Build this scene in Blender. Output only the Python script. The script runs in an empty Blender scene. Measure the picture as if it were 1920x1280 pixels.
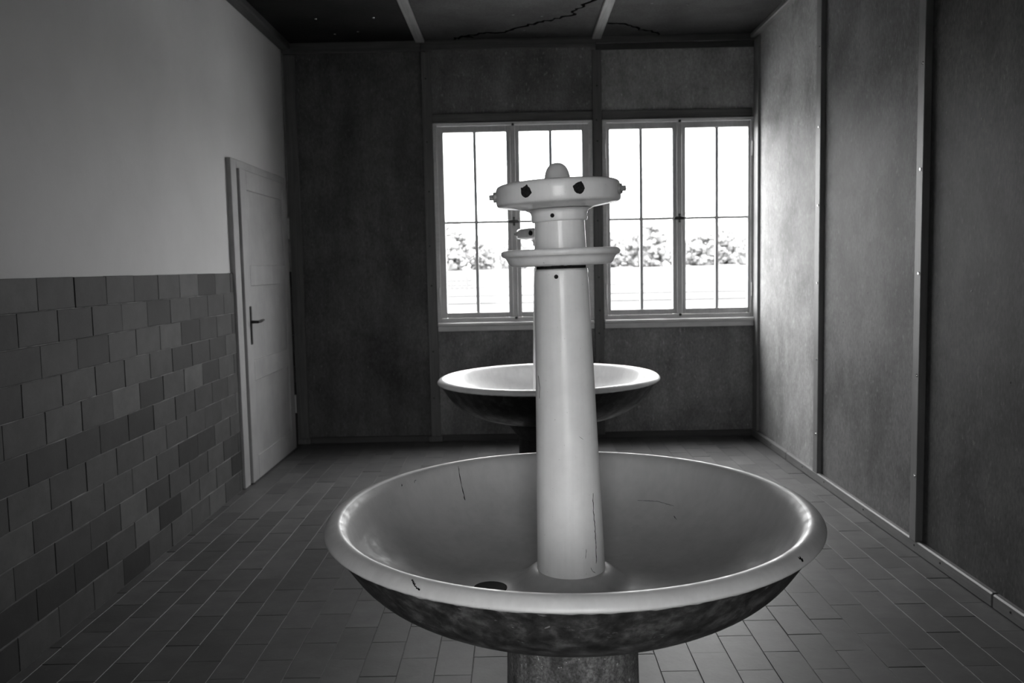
import bpy, bmesh, math, random
from mathutils import Vector, Matrix

random.seed(7)
scn = bpy.context.scene
COL = scn.collection
PI = math.pi

# ------------------------------------------------------------------ camera
FPX, PITCH, YAW, ROLL, CAMZ = 1630.0, 0.08631, -0.00543, -0.02021, 1.38
def cam_basis():
    cy, sy, cp, sp = math.cos(YAW), math.sin(YAW), math.cos(PITCH), math.sin(PITCH)
    f = Vector((sy * cp, cy * cp, -sp)); r = Vector((cy, -sy, 0)); u = r.cross(f)
    cr, sr = math.cos(ROLL), math.sin(ROLL)
    return f, r * cr + u * sr, u * cr - r * sr
CF, CR, CU = cam_basis()
cam = bpy.data.cameras.new('camera')
cam.sensor_width = 36.0
cam.lens = FPX * 36.0 / 1920.0
cam.clip_start, cam.clip_end = 0.05, 1500
cam.dof.use_dof = True
cam.dof.focus_distance = 2.35
cam.dof.aperture_fstop = 5.6
camo = bpy.data.objects.new('camera', cam)
COL.objects.link(camo)
m = Matrix(((CR.x, CU.x, -CF.x, 0), (CR.y, CU.y, -CF.y, 0), (CR.z, CU.z, -CF.z, CAMZ), (0, 0, 0, 1)))
camo.matrix_world = m
scn.camera = camo

# ------------------------------------------------------------------ sky and exposure
SKY = 13.0      # radiance at the horizon; an overcast sky is three times as bright at the zenith
w = bpy.data.worlds.new('overcast_sky')
scn.world = w
w.use_nodes = True
bg = w.node_tree.nodes['Background']
bg.inputs[1].default_value = SKY
wn, wl = w.node_tree.nodes, w.node_tree.links
wt = wn.new('ShaderNodeTexCoord')
wsep = wn.new('ShaderNodeSeparateXYZ')
wl.new(wt.outputs['Generated'], wsep.inputs[0])
wmx = wn.new('ShaderNodeMath'); wmx.operation = 'MAXIMUM'; wmx.inputs[1].default_value = 0.0
wl.new(wsep.outputs[2], wmx.inputs[0])
wma = wn.new('ShaderNodeMath'); wma.operation = 'MULTIPLY_ADD'
wma.inputs[1].default_value = 2.0; wma.inputs[2].default_value = 1.0
wl.new(wmx.outputs[0], wma.inputs[0])
wl.new(wma.outputs[0], bg.inputs[0])
vs = scn.view_settings
vs.view_transform = 'Standard'
vs.look = 'None'
vs.exposure = 0.0
vs.gamma = 1.0
vs.use_curve_mapping = False
try:
    scn.cycles.adaptive_threshold = 0.03
    scn.cycles.max_bounces = 8
    scn.cycles.diffuse_bounces = 4
    scn.cycles.transparent_max_bounces = 12
    scn.cycles.sample_clamp_indirect = 6.0
except Exception:
    pass

# room numbers (metres)
XL, XR, YB, YF, ZC = -1.761, 1.8805, 6.857, -0.15, 3.116
WIN_Z = (0.945, 2.492)
WIN1 = (-0.619, 0.617)
WIN2 = (0.692, 1.872)
DOORWAY = (-0.37, 0.40, 2.25)         # opening behind the camera into a lobby
YL = -2.3                             # far wall of the lobby
REAR = [(-0.84, 0.90)]
REAR_Z = (0.15, 2.70)

def portal(x0, x1, z0, z1, y, sgn):
    l = bpy.data.lights.new('daylight_portal', 'AREA')
    l.shape = 'RECTANGLE'
    l.size, l.size_y = x1 - x0, z1 - z0
    l.cycles.is_portal = True
    o = bpy.data.objects.new('daylight_portal', l)
    COL.objects.link(o)
    o.location = ((x0 + x1) / 2, y, (z0 + z1) / 2)
    o.rotation_euler = (sgn * PI / 2, 0, 0)
for a in (WIN1, WIN2):
    portal(a[0], a[1], WIN_Z[0], WIN_Z[1], YB + 0.10, -1)
for a in REAR:
    portal(a[0], a[1], REAR_Z[0], REAR_Z[1], YL - 0.10, 1)

# ------------------------------------------------------------------ materials
def new_mat(name):
    mt = bpy.data.materials.new(name)
    mt.use_nodes = True
    nt = mt.node_tree
    return mt, nt, nt.nodes['Principled BSDF']

def grey(v):
    return (v, v, v, 1)

def coords(nt, scale=(1, 1, 1), loc=(0, 0, 0), obj_random=0.0):
    tc = nt.nodes.new('ShaderNodeTexCoord')
    mp = nt.nodes.new('ShaderNodeMapping')
    mp.inputs['Scale'].default_value = scale
    mp.inputs['Location'].default_value = loc
    nt.links.new(tc.outputs['Object'], mp.inputs['Vector'])
    if obj_random:
        oi = nt.nodes.new('ShaderNodeObjectInfo')
        mu = nt.nodes.new('ShaderNodeMath'); mu.operation = 'MULTIPLY'; mu.inputs[1].default_value = obj_random
        nt.links.new(oi.outputs['Random'], mu.inputs[0])
        ad = nt.nodes.new('ShaderNodeVectorMath'); ad.operation = 'ADD'
        nt.links.new(mp.outputs[0], ad.inputs[0])
        nt.links.new(mu.outputs[0], ad.inputs[1])
        return ad.outputs[0]
    return mp.outputs[0]

def noise(nt, vec, scale, detail=5, rough=0.6, dist=0.0):
    n = nt.nodes.new('ShaderNodeTexNoise')
    n.inputs['Scale'].default_value = scale
    n.inputs['Detail'].default_value = detail
    n.inputs['Roughness'].default_value = rough
    n.inputs['Distortion'].default_value = dist
    nt.links.new(vec, n.inputs['Vector'])
    return n.outputs['Fac']

def ramp(nt, fac, stops):
    r = nt.nodes.new('ShaderNodeValToRGB')
    els = r.color_ramp.elements
    while len(els) < len(stops):
        els.new(0.5)
    for e, (p, v) in zip(els, stops):
        e.position = p
        e.color = grey(v)
    nt.links.new(fac, r.inputs[0])
    return r.outputs[0]

def mixc(nt, fac, a, b, mode='MIX'):
    n = nt.nodes.new('ShaderNodeMix')
    n.data_type = 'RGBA'
    n.blend_type = mode
    for sock, v in ((n.inputs[0], fac), (n.inputs[6], a), (n.inputs[7], b)):
        if isinstance(v, (int, float)):
            sock.default_value = v if sock.type == 'VALUE' else grey(v)
        else:
            nt.links.new(v, sock)
    return n.outputs[2]

def bump(nt, bs, h, strength=0.3, dist=0.01):
    b = nt.nodes.new('ShaderNodeBump')
    b.inputs['Strength'].default_value = strength
    b.inputs['Distance'].default_value = dist
    nt.links.new(h, b.inputs['Height'])
    nt.links.new(b.outputs[0], bs.inputs['Normal'])

def mat_enamel(name, base, rough=0.22, wear=0.35, coat=0.0):
    mt, nt, bs = new_mat(name)
    v = coords(nt)
    cloud = ramp(nt, noise(nt, v, 7, 6, 0.65), [(0.3, base * 0.86), (0.7, base)])
    spk = ramp(nt, noise(nt, v, 130, 3, 0.6), [(0.24, 0.16), (0.30, 1.0)])
    streak_v = coords(nt, (38, 38, 2.2))
    stk = ramp(nt, noise(nt, streak_v, 1, 4, 0.6), [(0.25, 0.88), (0.6, 1.0)])
    c = mixc(nt, wear, cloud, spk, 'MULTIPLY')
    c = mixc(nt, 0.7, c, stk, 'MULTIPLY')
    nt.links.new(c, bs.inputs['Base Color'])
    rr = ramp(nt, noise(nt, v, 18, 5, 0.7), [(0.3, rough * 0.8), (0.75, rough * 1.7)])
    nt.links.new(rr, bs.inputs['Roughness'])
    bs.inputs['Coat Weight'].default_value = coat
    bs.inputs['Coat Roughness'].default_value = 0.13
    bump(nt, bs, noise(nt, v, 22, 4, 0.5), 0.05, 0.01)
    return mt

def mat_board(name, lo, hi, rough=0.6, stripe=(5, 5, 0.8), spec=0.08):
    """painted fibre board with soft vertical streaks and tiny flecks"""
    mt, nt, bs = new_mat(name)
    v = coords(nt, (1, 1, 1), obj_random=40)
    vs_ = coords(nt, stripe, obj_random=40)
    big = noise(nt, vs_, 1.1, 6, 0.62)
    fine = noise(nt, coords(nt, (85, 85, 40), obj_random=40), 1, 6, 0.72)
    c = ramp(nt, big, [(0.25, lo), (0.75, hi)])
    blot = ramp(nt, noise(nt, v, 2.3, 6, 0.65, 0.3), [(0.34, 0.55), (0.60, 1.05)])
    c = mixc(nt, 0.8, c, blot, 'MULTIPLY')
    fl = ramp(nt, fine, [(0.33, 0.72), (0.66, 1.22)])
    c = mixc(nt, 1.0, c, fl, 'MULTIPLY')
    fleck = ramp(nt, noise(nt, coords(nt, (60, 60, 26), obj_random=40), 1, 3, 0.55), [(0.63, 0.0), (0.72, 1.0)])
    mu = nt.nodes.new('ShaderNodeMath'); mu.operation = 'MULTIPLY'; mu.inputs[1].default_value = 0.5
    nt.links.new(fleck, mu.inputs[0])
    c = mixc(nt, mu.outputs[0], c, min(0.8, hi * 1.7))
    nt.links.new(c, bs.inputs['Base Color'])
    bs.inputs['Roughness'].default_value = rough
    bs.inputs['Specular IOR Level'].default_value = spec
    bump(nt, bs, fine, 0.12, 0.004)
    return mt

def mat_wood(name, lo, hi, rough=0.55, axis='z'):
    mt, nt, bs = new_mat(name)
    sc = {'z': (55, 55, 2.2), 'x': (2.2, 55, 55), 'y': (55, 2.2, 55)}[axis]
    g = noise(nt, coords(nt, sc, obj_random=30), 1, 5, 0.6, 0.4)
    v = coords(nt, obj_random=30)
    c = ramp(nt, g, [(0.3, lo), (0.7, hi)])
    b = ramp(nt, noise(nt, v, 5, 5, 0.65), [(0.3, 0.75), (0.65, 1.0)])
    c = mixc(nt, 0.8, c, b, 'MULTIPLY')
    nt.links.new(c, bs.inputs['Base Color'])
    bs.inputs['Roughness'].default_value = rough
    bump(nt, bs, g, 0.12, 0.004)
    return mt

def mat_tile(name, lo, hi, rough=0.5, island=False, spots=0.5, spec=0.2):
    mt, nt, bs = new_mat(name)
    if island:
        g = nt.nodes.new('ShaderNodeNewGeometry')
        rnd = g.outputs['Random Per Island']
    else:
        oi = nt.nodes.new('ShaderNodeObjectInfo')
        rnd = oi.outputs['Random']
    tone = ramp(nt, rnd, [(0.0, lo), (0.45, lo + (hi - lo) * 0.38), (0.85, lo + (hi - lo) * 0.62), (1.0, hi)])
    v = coords(nt, obj_random=0 if island else 60)
    cl = ramp(nt, noise(nt, v, 9, 6, 0.65), [(0.28, 0.75), (0.7, 1.1)])
    c = mixc(nt, 1.0, tone, cl, 'MULTIPLY')
    sp = ramp(nt, noise(nt, v, 150, 2, 0.5), [(0.27, 0.4), (0.33, 1.0)])
    c = mixc(nt, spots, c, sp, 'MULTIPLY')
    nt.links.new(c, bs.inputs['Base Color'])
    bs.inputs['Roughness'].default_value = rough
    bs.inputs['Specular IOR Level'].default_value = spec
    bump(nt, bs, noise(nt, v, 60, 4, 0.6), 0.12, 0.004)
    return mt

def mat_plaster(name, lo, hi, rough=0.75):
    mt, nt, bs = new_mat(name)
    v = coords(nt)
    c = ramp(nt, noise(nt, v, 1.6, 7, 0.6, 0.2), [(0.3, lo), (0.7, hi)])
    nt.links.new(c, bs.inputs['Base Color'])
    bs.inputs['Roughness'].default_value = rough
    h1 = noise(nt, v, 3.2, 4, 0.5)
    h2 = noise(nt, v, 45, 4, 0.6)
    mx = nt.nodes.new('ShaderNodeMath'); mx.operation = 'MULTIPLY_ADD'; mx.inputs[1].default_value = 0.06
    nt.links.new(h2, mx.inputs[0]); nt.links.new(h1, mx.inputs[2])
    bump(nt, bs, mx.outputs[0], 0.35, 0.02)
    return mt

def mat_plain(name, v, rough=0.5, metal=0.0, var=0.25, scale=40):
    mt, nt, bs = new_mat(name)
    c = ramp(nt, noise(nt, coords(nt), scale, 4, 0.6), [(0.3, v * (1 - var)), (0.7, v * (1 + var))])
    nt.links.new(c, bs.inputs['Base Color'])
    bs.inputs['Roughness'].default_value = rough
    bs.inputs['Metallic'].default_value = metal
    return mt

def mat_iron(name, lo=0.014, hi=0.075, patch=0.3, rough=0.5):
    """dark enamelled iron, chipped and scuffed"""
    mt, nt, bs = new_mat(name)
    v = coords(nt)
    c = ramp(nt, noise(nt, v, 16, 8, 0.72, 0.15), [(0.40, lo), (0.51, hi * 0.5), (0.58, hi), (0.68, hi * 1.7)])
    scuff = ramp(nt, noise(nt, coords(nt, (16, 16, 30)), 1, 6, 0.7, 1.5), [(0.63, 0.0), (0.70, 1.0)])
    c = mixc(nt, scuff, c, patch)
    nt.links.new(c, bs.inputs['Base Color'])
    rr = ramp(nt, noise(nt, v, 14, 5, 0.6), [(0.3, rough * 0.7), (0.7, rough * 1.4)])
    nt.links.new(rr, bs.inputs['Roughness'])
    bump(nt, bs, noise(nt, v, 30, 5, 0.6), 0.25, 0.006)
    return mt

def mat_concrete(name, lo, hi, fleck):
    mt, nt, bs = new_mat(name)
    v = coords(nt)
    c = ramp(nt, noise(nt, coords(nt, (9, 9, 3)), 1, 6, 0.65, 0.4), [(0.42, lo), (0.62, hi)])
    gr = ramp(nt, noise(nt, v, 120, 4, 0.7), [(0.38, 0.5), (0.66, 1.5)])
    c = mixc(nt, 1.0, c, gr, 'MULTIPLY')
    f = ramp(nt, noise(nt, v, 95, 2, 0.5), [(0.69, 0.0), (0.73, 1.0)])
    c = mixc(nt, f, c, fleck)
    nt.links.new(c, bs.inputs['Base Color'])
    bs.inputs['Roughness'].default_value = 0.85
    bump(nt, bs, noise(nt, v, 70, 5, 0.7), 0.5, 0.006)
    return mt

def mat_glass(name):
    mt = bpy.data.materials.new(name)
    mt.use_nodes = True
    nt = mt.node_tree
    for n in list(nt.nodes):
        nt.nodes.remove(n)
    out = nt.nodes.new('ShaderNodeOutputMaterial')
    tr = nt.nodes.new('ShaderNodeBsdfTransparent'); tr.inputs[0].default_value = grey(0.95)
    gl = nt.nodes.new('ShaderNodeBsdfGlossy'); gl.inputs['Roughness'].default_value = 0.03
    # Schlick reflectance from the facing angle (the same from both sides of the sheet)
    lw = nt.nodes.new('ShaderNodeLayerWeight'); lw.inputs[0].default_value = 0.5
    pw = nt.nodes.new('ShaderNodeMath'); pw.operation = 'POWER'; pw.inputs[1].default_value = 5.0
    nt.links.new(lw.outputs['Facing'], pw.inputs[0])
    fr = nt.nodes.new('ShaderNodeMath'); fr.operation = 'MULTIPLY_ADD'; fr.inputs[1].default_value = 0.8; fr.inputs[2].default_value = 0.03
    nt.links.new(pw.outputs[0], fr.inputs[0])
    mx = nt.nodes.new('ShaderNodeMixShader')
    nt.links.new(fr.outputs[0], mx.inputs[0]); nt.links.new(tr.outputs[0], mx.inputs[1]); nt.links.new(gl.outputs[0], mx.inputs[2])
    nt.links.new(mx.outputs[0], out.inputs[0])
    return mt

M = {}
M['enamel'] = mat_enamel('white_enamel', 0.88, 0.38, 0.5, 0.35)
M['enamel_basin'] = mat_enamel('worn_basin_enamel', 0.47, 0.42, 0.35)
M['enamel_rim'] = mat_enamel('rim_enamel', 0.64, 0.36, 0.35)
M['enamel_grey'] = mat_enamel('dull_cap_paint', 0.62, 0.55)
M['iron'] = mat_iron('dark_scuffed_iron')
M['iron_black'] = mat_iron('black_iron', 0.007, 0.026, 0.12, 0.42)
M['iron_black'].node_tree.nodes['Principled BSDF'].inputs['Specular IOR Level'].default_value = 0.3
M['rust'] = mat_plain('black_rust', 0.02, 0.7, 0, 0.6, 200)
M['bolt'] = mat_plain('grey_bolt_metal', 0.28, 0.45, 0.2, 0.3, 90)
M['concrete'] = mat_concrete('mottled_concrete', 0.035, 0.15, 0.35)
M['concrete_dark'] = mat_concrete('blackened_concrete', 0.012, 0.03, 0.06)
M['drain'] = mat_plain('black_drain', 0.006, 0.6)
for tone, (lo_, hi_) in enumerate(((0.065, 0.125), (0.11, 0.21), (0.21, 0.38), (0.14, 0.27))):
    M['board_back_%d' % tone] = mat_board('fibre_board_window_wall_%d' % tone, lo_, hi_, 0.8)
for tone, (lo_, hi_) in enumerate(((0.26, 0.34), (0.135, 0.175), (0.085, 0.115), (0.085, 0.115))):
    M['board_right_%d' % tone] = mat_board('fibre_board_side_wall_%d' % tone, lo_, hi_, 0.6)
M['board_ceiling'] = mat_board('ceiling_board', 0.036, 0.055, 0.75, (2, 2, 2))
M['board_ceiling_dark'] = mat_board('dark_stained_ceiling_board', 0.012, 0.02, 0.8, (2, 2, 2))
M['wood_post'] = mat_wood('grey_post_wood', 0.065, 0.11)
M['wood_post_x'] = mat_wood('grey_rail_wood', 0.065, 0.11, axis='x')
M['wood_ceiling'] = mat_wood('pale_ceiling_batten_wood', 0.12, 0.22, axis='y')
M['wood_base'] = mat_wood('baseboard_wood', 0.12, 0.17, axis='y')
M['wood_batten'] = mat_wood('side_wall_batten_wood', 0.14, 0.18)
M['wood_dark_x'] = mat_wood('dark_skirting_wood', 0.025, 0.045, axis='x')
M['wood_cornice'] = mat_wood('dark_cornice_wood', 0.04, 0.08, axis='x')
M['wood_cornice_y'] = mat_wood('dark_cornice_wood_side', 0.035, 0.06, axis='y')
M['paint_win'] = mat_wood('grey_window_paint', 0.45, 0.54, 0.4)
M['paint_win_x'] = mat_wood('grey_window_paint_rail', 0.45, 0.54, 0.4, axis='x')
M['paint_door'] = mat_wood('grey_door_paint', 0.30, 0.34, 0.45)
M['plaster'] = mat_plaster('rough_white_plaster', 0.43, 0.49)
M['tile_wall'] = mat_tile('clay_wall_tile', 0.024, 0.095, 0.7)
M['tile_floor'] = mat_tile('clay_floor_tile', 0.07, 0.105, 0.5, False, 0.2, 0.22)
M['tile_floor_many'] = mat_tile('clay_floor_tile_far', 0.07, 0.105, 0.5, True, 0.2, 0.22)
M['grout'] = mat_plain('pale_grout', 0.14, 0.85, 0, 0.3, 60)
M['grout_wall'] = mat_plain('wall_grout', 0.13, 0.85, 0, 0.8, 9)
M['black_metal'] = mat_plain('black_iron_fitting', 0.015, 0.4, 0.3)
M['screw'] = mat_plain('bright_screw', 0.65, 0.25, 0.8, 0.1)
M['glass'] = mat_glass('window_glass')
M['crack'] = mat_plain('dark_crack', 0.004, 0.9)
M['crack'].node_tree.nodes['Principled BSDF'].inputs['Specular IOR Level'].default_value = 0.0
M['soil'] = mat_plain('field_grass', 0.050, 0.95, 0, 0.25, 0.3)
M['yard'] = mat_plain('pale_bounce_ground', 0.24, 0.95, 0, 0.25, 0.6)  # ground out of view, kept pale so it bounces daylight indoors
M['path'] = mat_plain('worn_path', 0.027, 0.9, 0, 0.3, 1)
def mat_leaf(name, v):
    mt, nt, bs = new_mat(name)
    c = ramp(nt, noise(nt, coords(nt, obj_random=50), 0.5, 4, 0.6), [(0.3, v * 0.8), (0.7, v * 1.2)])
    nt.links.new(c, bs.inputs['Base Color'])
    bs.inputs['Roughness'].default_value = 0.9
    bs.inputs['Specular IOR Level'].default_value = 0.0
    tl = nt.nodes.new('ShaderNodeBsdfTranslucent')
    nt.links.new(c, tl.inputs[0])
    mx = nt.nodes.new('ShaderNodeMixShader'); mx.inputs[0].default_value = 0.65
    nt.links.new(bs.outputs[0], mx.inputs[1]); nt.links.new(tl.outputs[0], mx.inputs[2])
    nt.links.new(mx.outputs[0], nt.nodes['Material Output'].inputs[0])
    return mt
M['leaf'] = mat_leaf('tree_foliage', 0.32)
M['bark'] = mat_plain('tree_bark', 0.05, 0.9)
M['picket'] = mat_plain('white_picket_paint', 0.09, 0.7)
M['brick_out'] = mat_plain('outer_wall_render', 0.3, 0.9)

for k_ in ('rust', 'drain', 'soil', 'path', 'picket', 'yard', 'bark'):
    M[k_].node_tree.nodes['Principled BSDF'].inputs['Specular IOR Level'].default_value = 0.05

# ------------------------------------------------------------------ mesh helpers
def finish(name, bm, mat, parent=None, smooth=None, kind=None):
    me = bpy.data.meshes.new(name)
    bm.normal_update()
    bm.to_mesh(me)
    bm.free()
    if smooth is not None:
        me.shade_smooth()
        me.set_sharp_from_angle(angle=math.radians(smooth))
    me.materials.append(M[mat] if isinstance(mat, str) else mat)
    o = bpy.data.objects.new(name, me)
    COL.objects.link(o)
    if parent is not None:
        o.parent = parent
    if kind:
        o['kind'] = kind
    return o

def link_mesh(name, me, parent, loc=(0, 0, 0), rot=(0, 0, 0)):
    o = bpy.data.objects.new(name, me)
    COL.objects.link(o)
    o.parent = parent
    o.location = loc
    o.rotation_euler = rot
    return o

def empty(name, loc=(0, 0, 0)):
    o = bpy.data.objects.new(name, None)
    o.empty_display_size = 0.1
    COL.objects.link(o)
    o.location = loc
    return o

def tag(o, label=None, cat=None, group=None, kind=None):
    if label: o['label'] = label
    if cat: o['category'] = cat
    if group: o['group'] = group
    if kind: o['kind'] = kind
    return o

def add_box(bm, x0, x1, y0, y1, z0, z1, bev=0.0):
    r = bmesh.ops.create_cube(bm, size=1.0)
    vs_ = r['verts']
    for v in vs_:
        v.co = Vector(((x0 + x1) / 2 + v.co.x * (x1 - x0), (y0 + y1) / 2 + v.co.y * (y1 - y0), (z0 + z1) / 2 + v.co.z * (z1 - z0)))
    if bev > 0:
        es = list({e for v in vs_ for e in v.link_edges})
        bmesh.ops.bevel(bm, geom=es, offset=bev, segments=1, affect='EDGES', profile=0.5)

def box(name, x0, x1, y0, y1, z0, z1, mat, parent=None, bev=0.0, kind=None):
    bm = bmesh.new()
    add_box(bm, x0, x1, y0, y1, z0, z1, bev)
    return finish(name, bm, mat, parent, None, kind)

def lathe(prof, n=96, fn=None, close_top=False, close_bot=False):
    bm = bmesh.new()
    rings = []
    for i, (r, z) in enumerate(prof):
        if r < 1e-5:
            v = bm.verts.new(fn((0, 0, z), i, 0) if fn else (0, 0, z))
            rings.append([v])
            continue
        ring = []
        for k in range(n):
            a = 2 * PI * k / n
            p = (r * math.cos(a), r * math.sin(a), z)
            ring.append(bm.verts.new(fn(p, i, a) if fn else p))
        rings.append(ring)
    for a, b in zip(rings[:-1], rings[1:]):
        if len(a) == 1 and len(b) == 1:
            continue
        for k in range(n):
            k2 = (k + 1) % n
            if len(a) == 1:
                bm.faces.new((a[0], b[k2], b[k]))
            elif len(b) == 1:
                bm.faces.new((a[k], a[k2], b[0]))
            else:
                bm.faces.new((a[k], a[k2], b[k2], b[k]))
    if close_top and len(rings[-1]) > 1:
        bm.faces.new(rings[-1])
    if close_bot and len(rings[0]) > 1:
        bm.faces.new(list(reversed(rings[0])))
    bmesh.ops.recalc_face_normals(bm, faces=bm.faces)
    return bm

def add_cyl(bm, p0, p1, r0, r1=None, n=16, cap=True):
    r1 = r0 if r1 is None else r1
    p0, p1 = Vector(p0), Vector(p1)
    d = (p1 - p0).normalized()
    u = d.orthogonal().normalized()
    v = d.cross(u)
    A, B = [], []
    for k in range(n):
        a = 2 * PI * k / n
        e = u * math.cos(a) + v * math.sin(a)
        A.append(bm.verts.new(p0 + e * r0))
        B.append(bm.verts.new(p1 + e * r1))
    for k in range(n):
        bm.faces.new((A[k], A[(k + 1) % n], B[(k + 1) % n], B[k]))
    if cap:
        bm.faces.new(list(reversed(A)))
        bm.faces.new(B)

def smooth_path(pts, n):
    """Catmull-Rom resampling of a profile"""
    out = []
    P = [pts[0]] + list(pts) + [pts[-1]]
    for i in range(1, len(P) - 2):
        for k in range(n):
            t = k / n
            q = []
            for c in range(2):
                a, b, d, e = P[i - 1][c], P[i][c], P[i + 1][c], P[i + 2][c]
                q.append(0.5 * ((2 * b) + (-a + d) * t + (2 * a - 5 * b + 4 * d - e) * t * t + (-a + 3 * b - 3 * d + e) * t ** 3))
            out.append(tuple(q))
    out.append(tuple(pts[-1]))
    return out

# ------------------------------------------------------------------ outdoors
def field_z(y):
    if y < 30:
        return -0.35
    return -0.35 + 1.30 * min(1.0, (y - 30) / 130.0)
bm = bmesh.new()
ys = [30, 45, 62, 80, 100, 130, 160, 260]
prev = None
for y in ys:
    row = [bm.verts.new((x, y, field_z(y))) for x in (-160, -40, -10, 0, 10, 40, 160)]
    if prev:
        for i in range(6):
            bm.faces.new((prev[i], prev[i + 1], row[i + 1], row[i]))
    prev = row
field = finish('ground_field', bm, 'soil', None, 40, 'structure')
tag(field, 'pale open grass field outside the windows', 'field')
bm = bmesh.new()
q_ = [bm.verts.new(p_) for p_ in ((-160, -120, -0.35), (160, -120, -0.35), (160, 30, -0.35), (-160, 30, -0.35))]  # unseen ground sheet, added as a bounce surface for the windows
bm.faces.new(q_)
tag(finish('ground_bounce', bm, 'yard', None, None, 'structure'), 'unseen pale ground around the building, added to bounce daylight indoors', 'yard')
for y0, y1 in ((38.5, 40.2), (46, 47.2), (60, 61)):
    bm = bmesh.new()
    a = [bm.verts.new((x, y, field_z(y) + 0.04)) for x in (-60, 60) for y in (y0, y1)]
    b = [bm.verts.new((x, y, field_z(y) - 0.05)) for x in (-60, 60) for y in (y0, y1)]
    bm.faces.new((a[0], a[2], a[3], a[1]))
    bm.faces.new((b[0], b[1], b[3], b[2]))
    bm.faces.new((a[0], b[0], b[2], a[2])); bm.faces.new((a[1], a[3], b[3], b[1]))
    bm.faces.new((a[0], a[1], b[1], b[0])); bm.faces.new((a[2], b[2], b[3], a[3]))
    finish('path', bm, 'path', field)

_b = bmesh.new()
bmesh.ops.create_icosphere(_b, subdivisions=1, radius=1.0)
_b.verts.ensure_lookup_table()
ICO_V = [v.co.copy() for v in _b.verts]
ICO_F = [tuple(v.index for v in f.verts) for f in _b.faces]
_b.free()
def tree(x, y, h, wd, label, seed):
    rnd = random.Random(seed)
    z = field_z(y)
    root = empty('field_tree', (x, y, z))
    tag(root, label, 'tree', 'trees across the field')
    bm = bmesh.new()
    add_cyl(bm, (0, 0, -0.1), (0, 0, h * 0.5), wd * 0.05, wd * 0.03, 8)
    finish('trunk', bm, 'bark', root, 60)
    V, F = [], []
    for i in range(480):
        core = i < 70
        t = rnd.random()
        zz = h * (0.03 + 0.90 * t)
        spread = wd * 0.5 * math.sin(PI * (0.25 + 0.69 * t)) ** 0.7
        a = rnd.uniform(0, 2 * PI)
        rr = spread * math.sqrt(rnd.random()) * 0.85
        cr = wd * rnd.uniform(0.035, 0.07)
        if core:
            rr *= 0.7
            cr *= 2.4
        c = Vector((rr * math.cos(a), rr * math.sin(a), zz))
        n0 = len(V)
        for v in ICO_V:
            V.append(c + v * (cr * rnd.uniform(0.72, 1.25)))
        F.extend([tuple(n0 + q for q in f) for f in ICO_F])
    me = bpy.data.meshes.new('crown')
    me.from_pydata(V, [], F)
    me.materials.append(M['leaf'])
    link_mesh('crown', me, root)
for k, (px, d, h, wd, lab) in enumerate([
        (868, 150, 8.6, 7.5, 'leafy tree across the field behind the white pickets'),
        (925, 156, 6.0, 6.0, 'low bushy tree beside the mullion of the left window'),
        (985, 158, 5.6, 7.0, 'bushy tree half hidden behind the wash fountain column'),
        (1060, 158, 6.0, 8.0, 'tree standing behind the near wash fountain in the left window'),
        (1150, 150, 6.4, 7.0, 'round tree at the left edge of the right window'),
        (1190, 168, 6.2, 6.5, 'bushy tree right of the round tree in the right window'),
        (1233, 150, 8.2, 8.5, 'tallest tree seen in the right window'),
        (1292, 170, 5.2, 6.0, 'lowest tree, right of the latch in the right window'),
        (1335, 152, 6.6, 7.0, 'broad tree in the right casement of the right window'),
        (1375, 168, 7.2, 7.0, 'tree beside the right edge of the right window'),
        (1432, 150, 6.0, 8.0, 'rightmost tree of the row across the field')]):
    tree((px - 985) * d / FPX, d, h, wd, lab, 100 + k)
fence = empty('picket_fence', (-4.6, 58, field_z(58)))
tag(fence, 'short white picket fence standing out in the field', 'fence')
for k in range(6):
    hgt = (0.72, 0.86, 0.9, 0.78, 0.92, 0.8)[k]
    bm = bmesh.new()
    add_box(bm, k * 0.34 - 0.12, k * 0.34 + 0.12, -0.03, 0.03, 0.0, hgt, 0.02)
    finish('picket', bm, 'picket', fence)
for z in (0.2, 0.5):
    box('rail', -0.15, 1.85, 0.03, 0.08, z, z + 0.08, 'bark', fence)

# ------------------------------------------------------------------ room shell
def wall_xz(name, x0, x1, z0, z1, y0, y1, holes, mat):
    xs = sorted({x0, x1, *[h[0] for h in holes], *[h[1] for h in holes]})
    zs = sorted({z0, z1, *[h[2] for h in holes], *[h[3] for h in holes]})
    bm = bmesh.new()
    for i in range(len(xs) - 1):
        for j in range(len(zs) - 1):
            xm, zm = (xs[i] + xs[i + 1]) / 2, (zs[j] + zs[j + 1]) / 2
            if any(h[0] < xm < h[1] and h[2] < zm < h[3] for h in holes):
                continue
            add_box(bm, xs[i], xs[i + 1], y0, y1, zs[j], zs[j + 1])
    bmesh.ops.remove_doubles(bm, verts=bm.verts, dist=1e-5)
    return finish(name, bm, mat, None, None, 'structure')

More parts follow.
